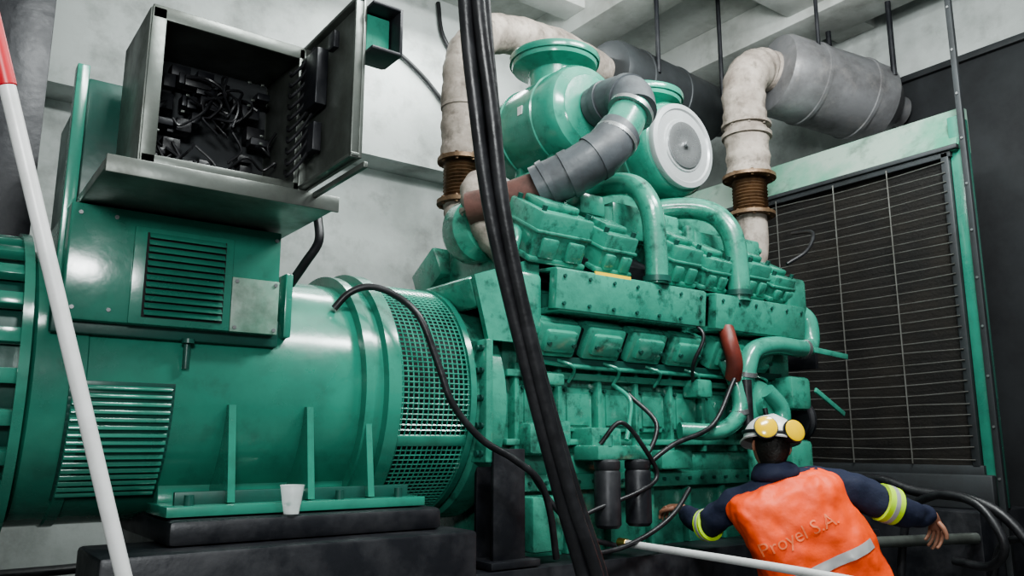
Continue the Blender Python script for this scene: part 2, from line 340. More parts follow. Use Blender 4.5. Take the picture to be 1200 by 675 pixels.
cyls('rail_bolts',en,GRD,[((2.42+i*.16,2.855,1.98),(2.42+i*.16,2.88,1.98),.009) for i in range(7)]+[((3.56+i*.145,2.855,1.98),(3.56+i*.145,2.88,1.98),.009) for i in range(6)]+[((2.42+i*.16,2.865,1.85),(2.42+i*.16,2.9,1.85),.009) for i in range(7)],8)
box('rear_bracket',en,GRE,(2.2,2.95,1.7),(2.36,3.4,2.0),bev=.03)
plate('rear_gusset',en,GRE,[(2.06,2.97,1.66),(1.98,2.97,1.95),(2.35,2.97,2.08),(2.35,2.97,1.66)],.03,1)
box('rear_top_cover',en,GRE,(1.98,3.0,1.85),(2.34,3.7,2.0),rot=(0,-.3,0),bev=.03)
tube('inlet_pipe_1',en,GRE,[(2.7,3.4,2.5),(2.92,3.25,2.6),(3.05,3.05,2.6),(3.08,2.93,2.45),(3.08,2.9,2.2),(3.08,2.9,2.02)],.062,8,20)
tube('inlet_pipe_2',en,GRE,[(3.3,3.4,2.48),(3.5,3.25,2.58),(3.68,3.05,2.56),(3.74,2.93,2.42),(3.75,2.9,2.2),(3.75,2.9,2.0)],.064,8,20)
cyls('inlet_clamps',en,GRD,[((3.08,2.9,2.06),(3.08,2.9,2.03),.075),((3.75,2.9,2.06),(3.75,2.9,2.03),.078)],20)
boxes('aftercooler',en,GRE,[((2.95,3.45,2.52),(.8,.35,.24)),((3.85,3.45,2.47),(.7,.4,.24)),((2.5,3.3,2.38),(.35,.25,.2)),((3.1,3.18,2.4),(.3,.2,.2)),((3.85,3.18,2.36),(.5,.2,.16)),((4.15,3.2,2.40),(.2,.2,.14)),((2.78,3.12,2.44),(.18,.14,.12)),((3.4,3.14,2.42),(.14,.14,.14))],.02)
boxes('aftercooler_ribs',en,GRE,[((2.6+i*.09,3.45,2.65),(.02,.36,.03)) for i in range(8)]+[((3.55+i*.09,3.45,2.6),(.02,.41,.03)) for i in range(7)],.003)
cyls('valley_bits',en,GRE,[((2.6+i*.33,3.12,2.3),(2.6+i*.33,3.12,2.46),.04) for i in range(5)]+[((2.55,3.15,2.42),(4.3,3.15,2.42),.022)],16)
cyls('valley_bolts',en,GRD,[((2.6+i*.11,3.3,2.6),(2.6+i*.11,3.3,2.66),.014) for i in range(15)],8)
box('gear_case',en,GRE,(4.2,3.05,.75),(4.42,3.95,2.1),bev=.04)
boxes('front_housings',en,GRE,[((4.32,3.0,2.1),(.2,.2,.22)),((4.3,2.98,1.5),(.2,.16,.2)),((4.3,3.0,1.1),(.22,.16,.25))],.03)
lathe('water_pump',en,GRE,(3.98,3.0,1.42),(0,-1,0),[(-.1,0),(-.1,.15),(0,.16),(.04,.14),(.06,.08),(.1,.07),(.1,0)],32)
lathe('belt_pulley',en,BLKP,(4.44,3.1,1.35),(1,0,0),[(0,0),(0,.14),(.02,.14),(.03,.12),(.05,.12),(.06,.14),(.08,.14),(.08,0)],32)
lathe('fan_hub',en,BLKP,(4.42,AY,1.75),(1,0,0),[(0,0),(0,.16),(.06,.16),(.08,.1),(.3,.1),(.3,.2),(.34,.2),(.34,0)],32)
boxes('fan_blades',en,BLKP,[((4.72,AY+.26*math.cos(a),1.75+.26*math.sin(a)),(.03,.36,.14),(a,0,0)) for a in [i*math.pi/4 for i in range(8)]])
tube('coolant_pipe_1',en,GRL,[(4.42,2.98,2.02),(4.47,2.94,1.95),(4.44,2.92,1.8),(4.3,2.9,1.77),(4.05,2.9,1.77),(3.85,2.9,1.72),(3.78,2.9,1.6),(3.78,2.93,1.5)],.055,7,20)
tube('coolant_pipe_2',en,GRE,[(3.66,2.95,1.66),(3.7,2.9,1.5),(3.67,2.88,1.36),(3.5,2.88,1.27),(3.3,2.98,1.27)],.045,7,20)
tube('coolant_pipe_3',en,GRL,[(3.95,2.9,1.5),(4.05,2.88,1.4),(4.02,2.88,1.27),(3.88,2.9,1.22)],.05,7,20)
tube('drain_pipe',en,GRE,[(3.9,2.98,1.25),(3.83,2.9,1.15),(3.83,2.9,.9),(3.9,2.98,.78)],.05,6,20)
cyls('pipe_clamps',en,CHR,[((3.78,2.9,1.6),(3.78,2.905,1.575),.062),((4.36,2.905,1.77),(4.33,2.905,1.77),.06),((3.67,2.88,1.385),(3.675,2.88,1.36),.052)],20)
tube('red_hose',en,REDH,[(3.62,2.9,1.83),(3.6,2.86,1.74),(3.63,2.86,1.64),(3.66,2.9,1.56)],.045,6,16)
boxes('tensioner_arms',en,GRL,[((4.55,2.85,1.75),(.35,.015,.035),(0,.06,0)),((4.5,2.85,1.45),(.32,.015,.03),(0,.45,0))])
cyls('black_column',en,BLK,[((3.72,2.86,1.3),(3.72,2.86,1.55),.03),((3.86,2.86,1.0),(3.86,2.86,1.3),.028)])
for i,x in enumerate((2.66,2.86)):
    lathe(f'oil_filter_{i+1}',en,BLKP,(x,2.86,.82),(0,0,1),[(0,0),(0,.05),(.015,.062),(.25,.062),(.26,.056),(.27,.062),(.3,.062),(.31,.05),(.31,0)],28)
boxes('filter_head',en,GRE,[((2.76,2.92,1.16),(.36,.18,.07)),((2.76,3.04,1.2),(.2,.16,.16))],.015)
cyls('filter_nut',en,GRL,[((2.66,2.86,1.19),(2.66,2.86,1.24),.03),((2.86,2.86,1.19),(2.86,2.86,1.23),.025)])
box('starter',en,GRE,(2.3,2.98,1.15),(2.5,3.12,1.3),bev=.03)
bm=bmesh.new()
for pts,r in (([(2.62,2.86,1.2),(2.7,2.8,1.3),(2.85,2.8,1.18),(2.95,2.82,1.05),(2.8,2.8,.98),(2.55,2.85,.9),(2.4,2.95,.8)],.011),
 ([(2.95,3.0,1.45),(3.0,2.86,1.3),(2.9,2.84,1.15),(2.86,2.86,1.24)],.012),
 ([(3.62,2.86,1.55),(3.4,2.84,1.3),(3.1,2.84,1.2),(2.9,2.84,1.1)],.013),
 ([(3.9,2.88,1.4),(3.93,2.84,1.1),(3.9,2.84,.9),(3.8,2.86,.75)],.014),
 ([(3.35,3.02,1.9),(3.38,2.86,1.78),(3.36,2.92,1.62),(3.5,3.05,1.5)],.01),
 ([(2.3,3.0,1.1),(2.35,2.9,.95),(2.5,2.86,.8),(2.7,2.86,.74)],.013),
 ([(3.2,2.84,.98),(3.05,2.8,.88),(2.9,2.8,.8),(2.7,2.8,.74),(2.5,2.8,.72)],.012),
 ([(4.3,2.95,2.3),(4.45,2.9,2.4),(4.6,2.95,2.55),(4.75,3.2,2.62)],.012)):
    addtube(bm,pts,r,7,8)
fin('engine_hoses',bm,BLK,en,True,60)
bm=bmesh.new()
for i in range(6):
    x=2.5+i*.3; addtube(bm,[(x,3.02,1.6),(x+.05,2.97,1.57),(x+.1,3.02,1.54),(x+.1,3.06,1.5)],.009,5,8)
addtube(bm,[(2.9,3.06,1.5),(2.92,2.96,1.42),(2.9,2.95,1.3),(2.86,2.93,1.22)],.012,6,10)
addtube(bm,[(2.3,3.03,1.6),(2.6,3.02,1.575),(3.3,3.02,1.575),(4.0,3.02,1.575)],.012,4,10)
fin('fuel_lines',bm,GRL,en,True,60)
tube('turbo_inlet',en,RUST,[(2.46,3.03,2.475),(2.36,3.14,2.43),(2.28,3.25,2.40),(2.2,3.35,2.38)],.09,6,20)
lathe('turbo_housing',en,GRE,(2.3,3.45,2.3),(0,-1,0),[(-.12,0),(-.12,.13),(-.05,.17),(.05,.17),(.1,.12),(.12,0)],32)
tube('breather',en,GRL,[(2.18,3.0,2.0),(2.2,2.98,2.1),(2.25,3.02,2.2),(2.3,3.15,2.25)],.03)
# ---------------- air filters
def airfilter(x,yf,zc,R,capz,disc):
    e=empty('air_filter_canister')
    lathe('canister',e,GRL,(x,yf,zc),(0,1,0),[(0,0),(0,R*.72),(.012,R*.76),(.03,R*.93),(.06,R),(.2,R),(.205,R*1.03),(.225,R*1.03),(.23,R),(.5,R),(.505,R*1.03),(.525,R*1.03),(.53,R),(.66,R*.95),(.7,R*.8),(.7,0)],72)
    yc=yf+.33; zt=capz; C=.26
    lathe('rain_cap',e,GRL,(x,yc,zt),(0,0,1),[(-.12,0),(-.12,C*.6),(.08,C*.6),(.10,C*.7),(.115,C*.96),(.14,C*1.0),(.17,C*1.0),(.19,C*.93),(.2,C*.8),(.23,C*.66),(.25,C*.5),(.26,C*.2),(.26,0)],64)
    lathe('cap_rim',e,GR,(x,yc,zt+.15),(0,0,1),[(0,C*.98),(-.01,C*1.03),(.015,C*1.05),(.03,C*1.03),(.03,C*.98)],64)
    if disc:
        lathe('end_disc',e,DISC,(x,yf,zc),(0,-1,0),[(-.03,0),(-.03,R*.88),(0,R*.9),(.014,R*.88),(.018,R*.78),(.008,R*.75),(.008,R*.56),(.016,R*.54),(.018,0)],64)
        lathe('end_knob',e,CHR,(x,yf-.016,zc),(0,-1,0),[(0,0),(0,.145),(.012,.145),(.016,.1),(.008,.07),(.014,.018),(.035,.018),(.035,0)],32)
    boxes('mount',e,GRE,[((x,yf+.2,zc-R-.03),(.3,.06,.16)),((x,yf+.5,zc-R-.03),(.3,.06,.16))],.01)
    box('label',e,WHT,(x-R-.004,yf+.28,zc+.0),(x-R+.004,yf+.32,zc+.05),bev=0)
    return e
a1=airfilter(2.88,3.15,3.03,.28,3.28,False)
a2=airfilter(3.63,3.17,2.99,.30,3.24,True)
ip=empty('intake_duct')
tube('upper_elbow',ip,HOSE,[(2.9,3.14,3.04),(2.9,3.0,3.04),(2.89,2.87,3.0),(2.85,2.8,2.88)],.118,7,28)
tube('green_pipe',ip,GRL,[(2.855,2.81,2.92),(2.72,2.82,2.7)],.1,4,28)
tube('lower_elbow',ip,HOSE,[(2.76,2.815,2.76),(2.66,2.84,2.64),(2.56,2.92,2.55),(2.42,3.07,2.46)],.115,7,28)
cyls('hose_clamps',ip,CHR,[((2.84,2.81,2.895),(2.828,2.811,2.875),.122),((2.735,2.82,2.725),(2.722,2.822,2.705),.119)],28)
cyls('hose_ribs',ip,HOSE,[((2.9,3.08,3.04),(2.9,3.04,3.04),.126),((2.893,2.91,3.02),(2.887,2.87,3.0),.126),((2.65,2.85,2.625),(2.62,2.87,2.6),.123),((2.55,2.93,2.54),(2.52,2.96,2.52),.123),((2.47,3.02,2.495),(2.45,3.04,2.48),.123)],28)
# ---------------- exhausts
def bellows(name,parent,x,y,z0,z1,r):
    pr=[(0,0)];n=10;h=(z1-z0)
    for i in range(n*4+1):
        pr.append((h*i/(n*4),r*(1+.09*math.sin(i*math.pi/2))))
    pr.append((h,0))
    lathe(name,parent,BEL,(x,y,z0),(0,0,1),pr,32)
def rough_r(r): return lambda t: r*(1+.035*math.sin(t*61)+.02*math.sin(t*143+1))
el=empty('exhaust_pipe')
ex,ey=2.50,3.9
tube('riser',el,PIPE,[(ex,ey,2.86),(ex,ey,3.1),(ex,ey,3.36),(ex+.03,ey,3.56),(ex+.15,ey,3.72),(ex+.4,ey+.05,3.83),(ex+.9,ey+.15,3.93),(ex+1.5,ey+.35,4.0)],rough_r(.125),9,28)
bellows('bellows',el,ex,ey,2.62,2.84,.1)
flange('flange_1',el,BEL,(ex,ey,2.86),(0,0,1),.145); flange('flange_2',el,BEL,(ex,ey,2.60),(0,0,1),.145)
flange('flange_3',el,PIPE,(ex,ey,3.2),(0,0,1),.13,.02,0)
tube('lower_bend',el,PIPE,[(ex,ey,2.60),(ex+.0,ey-.03,2.5),(ex+.03,ey-.12,2.4),(ex+.1,ey-.3,2.3),(2.5,3.35,2.25)],rough_r(.105),7,24)
tube('turbine_outlet',el,PIPE,[(2.38,3.45,2.6),(2.27,3.4,2.52),(2.25,3.35,2.4),(2.3,3.32,2.26),(2.42,3.3,2.16),(2.6,3.3,2.12)],rough_r(.078),7,20)
flange('flange_4',el,PIPE,(2.255,3.36,2.38),(.1,-.2,-1),.1,.02,6)
er=empty('exhaust_pipe')
ex,ey=4.74,3.52
tube('riser',er,PIPE,[(ex,ey,3.1),(ex,ey,3.3),(ex-.01,ey,3.56),(ex,ey,3.8),(ex+.08,ey,3.94),(ex+.22,ey,4.02),(ex+.34,ey-.01,4.02)],rough_r(.155),9,28)
bellows('bellows',er,ex,ey,2.84,3.08,.115)
flange('flange_1',er,BEL,(ex,ey,3.1),(0,0,1),.19); flange('flange_2',er,BEL,(ex,ey,2.82),(0,0,1),.17)
flange('flange_3',er,PIPE,(ex,ey,3.42),(0,0,1),.18,.03,0); flange('flange_4',er,PIPE,(ex,ey,3.5),(0,0,1),.18,.02,8)
tube('outlet',er,PIPE,[(ex,ey,2.82),(ex,ey,2.6),(ex-.05,ey,2.45),(ex-.2,ey,2.32)],.11,6,24)
def silencer(o,d,R,m,rods):
    si=empty('exhaust_silencer'); d=Vector(d); L=d.length
    lathe('body',si,m,o,d,[(0,0),(0,.2),(.02,R*.94),(.06,R),(.3,R),(.305,R*1.03),(.33,R*1.03),(.335,R),(.75,R),(.755,R*1.03),(.78,R*1.03),(.785,R),(L-.14,R*.97),(L,R*.6),(L+.02,.13),(L+.12,.13),(L+.12,0)],48)
    cyls('hanger_rods',si,BLKP,rods)
silencer((5.08,3.52,4.02),(1.02,-.36,-.16),.32,SILV,[((5.25,3.2,4.0),(5.25,3.2,4.95),.015),((5.85,2.95,4.0),(5.85,2.95,4.95),.022),((5.9,3.5,4.0),(5.9,3.5,4.95),.022)])
silencer((4.0,4.25,4.0),(1.4,.1,.0),.27,GREYD,[((4.35,4.0,4.0),(4.35,4.0,4.95),.018),((5.1,4.0,4.0),(5.1,4.0,4.95),.018)])
# ---------------- radiator
ra=empty('radiator')
RX=5.2; DP=.16
box('core',ra,DKR,(RX+.02,2.33,1.0),(RX+DP-.01,4.67,3.1),bev=0)
boxes('frame',ra,GR,[((RX+DP/2-.01,2.28,2.05),(DP-.02,.07,2.45)),((RX+DP/2-.01,4.72,2.05),(DP-.02,.07,2.45))],.008)
boxes('edge_frame',ra,GREYD,[((RX-.01,2.34,2.05),(.04,.05,1.98)),((RX-.01,3.5,1.04),(.04,2.4,.07)),((RX-.01,3.5,3.04),(.04,2.4,.07))],.006)
bm=bmesh.new()
vv=[(RX-.04,2.25,3.04),(RX-.04,4.75,3.04),(RX+.1,4.75,3.36),(RX+.1,2.25,3.36),(RX+DP,2.25,3.36),(RX+DP,4.75,3.36),(RX+DP,2.25,3.04),(RX+DP,4.75,3.04)]
V=[bm.verts.new(v) for v in vv]
for q in ((0,1,2,3),(3,2,5,4),(4,5,7,6),(6,7,1,0),(0,3,4,6),(1,2,5,7)): bm.faces.new([V[i] for i in q])
bmesh.ops.bevel(bm,geom=bm.edges[:],offset=.01,segments=2,affect='EDGES')
fin('top_tank',bm,GRW,ra,True)
boxes('tank_lip',ra,GREYD,[((RX-.03,3.5,3.06),(.04,2.5,.03))])
box('bottom_tank',ra,GREYD,(RX-.05,2.25,.82),(RX+DP,4.75,1.02),bev=.01)
box('bottom_skid',ra,BLKP,(RX-.25,2.25,0),(RX+.45,4.8,.82),bev=.01)
bm=bmesh.new(); jj=lambda: random.uniform(-.007,.007)
for i in range(29):
    z=1.11+i*.0665
    addtube(bm,[(RX-.035,2.34,z+jj()),(RX-.035,2.75,z+jj()-.004),(RX-.035,3.15,z+jj()-.006),(RX-.035,3.6,z+jj()),(RX-.035,4.66,z)],.004,3,6)
for y in (2.72,3.12,3.6): addtube(bm,[(RX-.042,y,1.08),(RX-.042,y,3.02)],.005,1,6)
fin('grille_wires',bm,WIRE,ra,True)
pp=empty('steel_angle_post')
boxes('post',pp,GREYD,[((RX-.02,2.205,2.45),(.035,.012,4.9)),((RX-.035,2.215,2.45),(.006,.035,4.9))],.002)
cyls('post_bolts',pp,CHR,[((RX-.045,2.215,1+.3*i),(RX-.036,2.215,1+.3*i),.008) for i in range(12)],8)
# ---------------- cables & poles
hc=empty('hanging_cable_bundle')
base=[(.88,1.5,4.95),(.93,1.52,3.8),(1.0,1.56,2.8),(1.06,1.6,2.33),(1.11,1.62,2.05),(1.175,1.645,1.76),(1.29,1.66,1.40),(1.40,1.66,1.08),(1.475,1.65,.87),(1.60,1.62,.45),(1.75,1.6,.02)]
for i,(dx,dy) in enumerate(((-.027,.0),(-.004,-.022),(.022,.0),(0,.024))):
    tube(f'cable_{i+1}',hc,BLK,[(a+dx+.006*math.sin(k*1.3+i*2),b_+dy,c) for k,(a,b_,c) in enumerate(base)],.0185,8,14)
po=empty('leaning_pole')
def lp_(t): return Vector((.67,1.81,0)).lerp(Vector((.083,1.79,1.90)),t)
cyl('shaft',po,WHT,lp_(0),lp_(1),.0155); cyl('red_tip',po,RED,lp_(.995),lp_(1.2),.0175)
p2=empty('white_tube')
A=Vector((2.80,2.88,.74));B=Vector((2.76,1.87,.72)); B=A.lerp(B,1.9)
tube('tube',p2,WHT,[A,A.lerp(B,.5)+Vector((0,0,.01)),B],.017); cyl('nozzle',p2,BRS,A-(B-A).normalized()*.06,A,.021)
ac=empty('alternator_cable')
tube('cable',ac,BLK,[(1.38,3.12,1.755),(1.43,3.09,1.82),(1.50,3.05,1.85),(1.58,2.99,1.82),(1.66,2.90,1.72),(1.74,2.87,1.52),(1.80,2.85,1.36),(1.93,2.83,1.22),(2.07,2.8,1.14),(2.19,2.78,1.05),(2.25,2.78,.92),(2.30,2.80,.72)],.015,7,12)
wc=empty('wall_cable')
tube('cable_1',wc,BLK,[(2.4,5.48,4.2),(2.75,5.47,4.35),(3.1,5.47,4.2),(3.5,5.47,3.85),(3.9,5.47,3.6)],.018)
tube('cable_2',wc,BLK,[(3.25,5.47,4.9),(3.3,5.46,4.6),(3.5,5.46,4.4),(3.8,5.46,4.35)],.018)
tube('floor_cable',wc,BLK,[(-1,5.6,.5),(.5,5.6,.47),(2,5.6,.5)],.03)
lc=empty('steel_column')
boxes('column',lc,GREYD,[((.2,4.05,2.475),(.2,.3,4.95))],.01)
boxes('column_flange',lc,BLKP,[((.2,3.89,2.475),(.26,.02,4.95))],.004)
cu=empty('plastic_cup')
lathe('cup',cu,CUP,(1.135,2.86,.957),(0,0,1),[(0,0),(0,.027),(.03,.031),(.032,.0325),(.095,.042),(.1,.0445),(.1,.043),(.095,.0413),(.034,.0318),(.003,.0264),(.003,0)],28)
hl=empty('coiled_hose')
tube('hose_1',hl,BLK,[(4.62,2.95,.75),(4.6,2.8,.97),(4.58,2.62,1.0),(4.58,2.41,.94),(4.6,2.12,.91),(4.6,1.92,.78),(4.6,1.78,.5),(4.65,1.7,.03)],.027)
tube('hose_2',hl,BLK,[(4.5,2.55,.03),(4.5,2.45,.75),(4.45,2.25,.93),(4.42,2.02,.9),(4.4,1.9,.72),(4.45,2.0,.6),(4.5,2.2,.6)],.022)
tube('hose_3',hl,BLK,[(4.75,2.2,.03),(4.75,2.1,.6),(4.7,1.95,.72),(4.7,1.7,.7),(4.8,1.5,.4),(4.85,1.4,.03)],.02)
gt=empty('grey_tube'); cyl('tube',gt,GREY,(4.0,2.60,.68),(4.93,2.27,.68),.03)
wb=empty('equipment_crate')
boxes('crate',wb,BLKP,[((5.5,1.3,.4),(.7,1.2,.8)),((5.5,1.3,.8),(.74,1.24,.04))],.015)
boxes('crate_slats',wb,GREYD,[((5.14,1.3,.2+.2*i),(.02,1.2,.08)) for i in range(3)])
# ---------------- worker
wk=empty('kneeling_worker')
O=Vector((3.42,2.36,0)); RR=Vector((.805,-.593,0)); FF=Vector((.593,.805,0))
def W(r,f_,u): return O+RR*r+FF*f_+Vector((0,0,u))
def skinned(name,m,nodes,edges,root=0,sub=2,parent=wk):
    me=bpy.data.meshes.new(name); me.from_pydata([n[0] for n in nodes],edges,[]); me.update()
    o=bpy.data.objects.new(name,me); link(o,parent)
    md=o.modifiers.new('skin','SKIN'); md.use_smooth_shade=True
    for i,n in enumerate(nodes):
        sv=me.skin_vertices[0].data[i]; r=n[1]; sv.radius=(r,r) if not isinstance(r,tuple) else r; sv.use_root=(i==root)
    s=o.modifiers.new('sub','SUBSURF'); s.levels=sub; s.render_levels=sub
    me.materials.append(m); return o
tx=bpy.data.textures.new('cloth_folds','CLOUDS'); tx.noise_scale=.09; tx.noise_depth=1
tx2=bpy.data.textures.new('vest_folds','CLOUDS'); tx2.noise_scale=.13; tx2.noise_depth=2
def folds(o,t,s):
    d=o.modifiers.new('folds','DISPLACE'); d.texture=t; d.texture_coords='GLOBAL'; d.strength=s; d.mid_level=.5
nod=[(W(.12,.0,.54),(.17,.13)),(W(.07,.0,.70),(.17,.11)),(W(0,.05,.85),(.18,.11)),(W(-.06,.07,.95),(.14,.10)),(W(-.09,.07,1.07),.065),
 (W(-.22,.07,.93),.095),(W(-.33,.14,.88),.082),(W(-.40,.24,.79),.072),(W(-.43,.36,.83),.060),(W(-.462,.45,.868),.045),
 (W(.14,.05,1.01),.095),(W(.27,.02,.985),.092),(W(.44,-.02,.905),.08),(W(.55,.04,.875),.066),(W(.655,.10,.865),.048),
 (W(.02,.02,.5),.13),(W(-.01,.2,.32),.105),(W(-.05,.34,.12),.08),(W(-.03,.18,.08),.065),(W(-.01,-.06,.08),.05),
 (W(.23,.02,.5),.13),(W(.26,.2,.32),.105),(W(.29,.34,.12),.08),(W(.29,.18,.08),.065),(W(.28,-.06,.08),.05)]
ed=[(0,1),(1,2),(2,3),(3,4),(3,5),(5,6),(6,7),(7,8),(8,9),(3,10),(10,11),(11,12),(12,13),(13,14),(0,15),(15,16),(16,17),(17,18),(18,19),(0,20),(20,21),(21,22),(22,23),(23,24)]
cov=skinned('coverall_body',NAVY,nod,ed,sub=3); folds(cov,tx,.035)
for i,(r0) in enumerate((-.01,.28)):
    skinned(f'boot_{i+1}',BLK,[(W(r0,-.05,.08),.05),(W(r0,-.14,.07),.05),(W(r0,-.16,.16),.04),(W(r0,-.17,.03),.045)],[(0,1),(1,2),(1,3)])
def loft(name,m,secs,seg=64,parent=wk,smooth=60,exp=2.6,cap=True,wr=None,lev=1):
    bm=bmesh.new(); rings=[]
    for si_,(c,hw,hd,tilt) in enumerate(secs):
        ring=[]
        for k in range(seg):
            a=2*math.pi*k/seg; ca,sa=math.cos(a),math.sin(a)
            rx_=hw*math.copysign(abs(ca)**(2/exp),ca); fy=hd*math.copysign(abs(sa)**(2/exp),sa)
            if wr:
                q=1+wr*math.sin(rx_*22+si_*1.3); rx_*=1+wr*.5*math.sin(si_*1.1); fy*=q*(1+wr*math.sin(rx_*41-si_*1.9))
            ring.append(bm.verts.new(W(c[0]+rx_*math.cos(tilt),c[1]+fy,c[2]+rx_*math.sin(tilt))))
        rings.append(ring)
    for A_,B_ in zip(rings,rings[1:]):
        for i in range(seg): j=(i+1)%seg; bm.faces.new((A_[i],A_[j],B_[j],B_[i]))
    if cap: bm.faces.new(rings[0][::-1]); bm.faces.new(rings[-1])
    o=fin(name,bm,m,parent,True,smooth); s=o.modifiers.new('s','SUBSURF'); s.levels=lev; s.render_levels=lev
    return o
vs=[((.13,0,.42),.275,.16,.1),((.115,0,.52),.28,.16,.11),((.095,0,.61),.282,.158,.13),((.065,0,.68),.28,.155,.16),((.035,0,.76),.275,.15,.19),((-.005,.0,.83),.272,.145,.22),((-.045,.005,.90),.272,.138,.25),((-.07,.01,.95),.27,.13,.28),((-.08,.02,.985),.262,.12,.29),((-.085,.03,1.008),.248,.108,.29),((-.085,.035,1.026),.215,.095,.29),((-.082,.04,1.043),.16,.08,.28),((-.08,.045,1.05),.1,.06,.28)]
vest=loft('hi_vis_vest',ORG,vs,wr=.03,exp=3.6,lev=2); folds(vest,tx2,.05)
loft('collar',NAVY,[((-.085,.05,1.02),.135,.115,.15),((-.09,.05,1.075),.115,.10,.1),((-.095,.055,1.125),.082,.08,.05)],exp=2.2)
dg=bpy.context.evaluated_depsgraph_get(); dg.update()
bvh=BVHTree.FromObject(vest,dg)
def proj(r,u,off=.006):
    o=W(r,-1,u); h=bvh.ray_cast(o,FF)
    if h[0] is None: return W(r,.0,u)
    return h[0]-FF*off
def ribbon(name,m,a,b,w,n=60):
    bm=bmesh.new(); rows=[]; d=Vector((b[0]-a[0],b[1]-a[1])).normalized(); nn=Vector((-d.y,d.x))
    for k in range(n+1):
        t=k/n; c=Vector(a).lerp(Vector(b),t)
        rows.append([bm.verts.new(proj(c.x+nn.x*w*(h/5-.5),c.y+nn.y*w*(h/5-.5))) for h in range(6)])
    for A_,B_ in zip(rows,rows[1:]):
        for h in range(5): bm.faces.new((A_[h],A_[h+1],B_[h+1],B_[h]))
    return fin(name,bm,m,wk,True,60)
ribbon('vest_stripe',REFL,(-.12,.59),(.27,.765),.045)
tcu=bpy.data.curves.new('print','FONT'); tcu.body='Proyel S.A.'; tcu.size=.088; tcu.align_x='CENTER'; tcu.align_y='CENTER'; tcu.resolution_u=3
to=bpy.data.objects.new('print_tmp',tcu); link(to); dg.update()
tm=bpy.data.meshes.new_from_object(to.evaluated_get(bpy.context.evaluated_depsgraph_get())); bpy.data.objects.remove(to)
bm=bmesh.new(); bm.from_mesh(tm); bmesh.ops.triangulate(bm,faces=bm.faces)
bmesh.ops.subdivide_edges(bm,edges=bm.edges[:],cuts=2)
ct,st=math.cos(.42),math.sin(.42)
for v in bm.verts:
    x,y=v.co.x,v.co.y; v.co=proj(-.06+x*ct-y*st,.80+x*st+y*ct,.005)
fin('vest_print',bm,PRN,wk)
def band(name,m,a,b,r,w):
    a=Vector(a);b=Vector(b);ax=(b-a).normalized()
    lathe(name,wk,m,a-ax*w/2,ax,[(0,r*.8),(0,r),(w,r),(w,r*.8)],28)
band('sleeve_band_1',HIVI,W(.40,-.015,.925),W(.48,.0,.90),.088,.075); band('sleeve_band_2',REFL,W(.40,-.015,.925),W(.48,.0,.90),.090,.022)
band('sleeve_band_3',HIVI,W(-.385,.215,.81),W(-.41,.27,.80),.078,.045); band('sleeve_band_4',REFL,W(-.385,.215,.81),W(-.41,.27,.80),.080,.016)
skinned('neck',SKIN,[(W(-.08,.05,1.04),.058),(W(-.095,.06,1.13),.056)],[(0,1)])
HC=W(-.10,.07,1.185)
Rh=Matrix((RR,FF,Vector((0,0,1)))).transposed()
Rh=Rh@Euler((-.15,.12,.08)).to_matrix()
def H(r,f_,u): return HC+Rh@Vector((r,f_,u))*1.04
bm=bmesh.new(); bmesh.ops.create_uvsphere(bm,u_segments=40,v_segments=28,radius=1)
for v in bm.verts:
    x,y,z=v.co
    s=1-.28*max(0,-z)**1.3 if y<.2 else 1-.18*max(0,-z)
    q=Vector((x*.078*s,y*.098*(1-.15*max(0,-z)),z*.118))
    if y>.5 and z<0: q.y+=.004
    v.co=H(*q)
fin('head',bm,SKIN,wk,True,180)
skinned('nose',SKIN,[(H(0,.095,.02),.008),(H(0,.108,-.015),.012),(H(0,.112,-.028),.014)],[(0,1),(1,2)])
for s in (-1,1):
    bm=bmesh.new(); bmesh.ops.create_uvsphere(bm,u_segments=14,v_segments=10,radius=.013); bm.transform(Matrix.Translation(H(s*.032,.083,.005))); fin(f'eye_{(s+3)//2}',bm,EYEW,wk,True,180)
    bm=bmesh.new(); bmesh.ops.create_uvsphere(bm,u_segments=14,v_segments=10,radius=.006); bm.transform(Matrix.Translation(H(s*.032,.093,.005))); fin(f'pupil_{(s+3)//2}',bm,HAIR,wk,True,180)
    skinned(f'ear_{(s+3)//2}',SKIN,[(H(s*.078,-.005,.02),(.006,.014)),(H(s*.086,-.012,.0),(.008,.018)),(H(s*.08,-.003,-.028),(.006,.01))],[(0,1),(1,2)])
skinned('mouth',LIPS,[(H(-.022,.088,-.058),.004),(H(0,.095,-.058),.007),(H(.022,.088,-.058),.004)],[(0,1),(1,2)])
bm=bmesh.new(); bmesh.ops.create_uvsphere(bm,u_segments=40,v_segments=28,radius=1)
bmesh.ops.delete(bm,geom=[v for v in bm.verts if v.co.z<-.72 or (v.co.y>.35 and v.co.z<.5) or (v.co.y>.0 and v.co.z<-.1)],context='VERTS')
for v in bm.verts:
    x,y,z=v.co; s=1-.22*max(0,-z); v.co=H(x*.083*s,y*.102,z*.12)
fin('hair',bm,HAIR,wk,True,180)
bm=bmesh.new(); bmesh.ops.create_uvsphere(bm,u_segments=56,v_segments=36,radius=1)
bmesh.ops.delete(bm,geom=[v for v in bm.verts if v.co.z<-.02],context='VERTS')
for v in bm.verts:
    x,y,z=v.co; ridge=.006*max(0,1-abs(x)*6)*max(0,z)
    v.co=H(x*.122,y*.14,.035+z*.115+ridge)
fin('helmet_shell',bm,WHT,wk,True,180)
bm=bmesh.new(); n=56; ri=[];ro=[];rl=[]
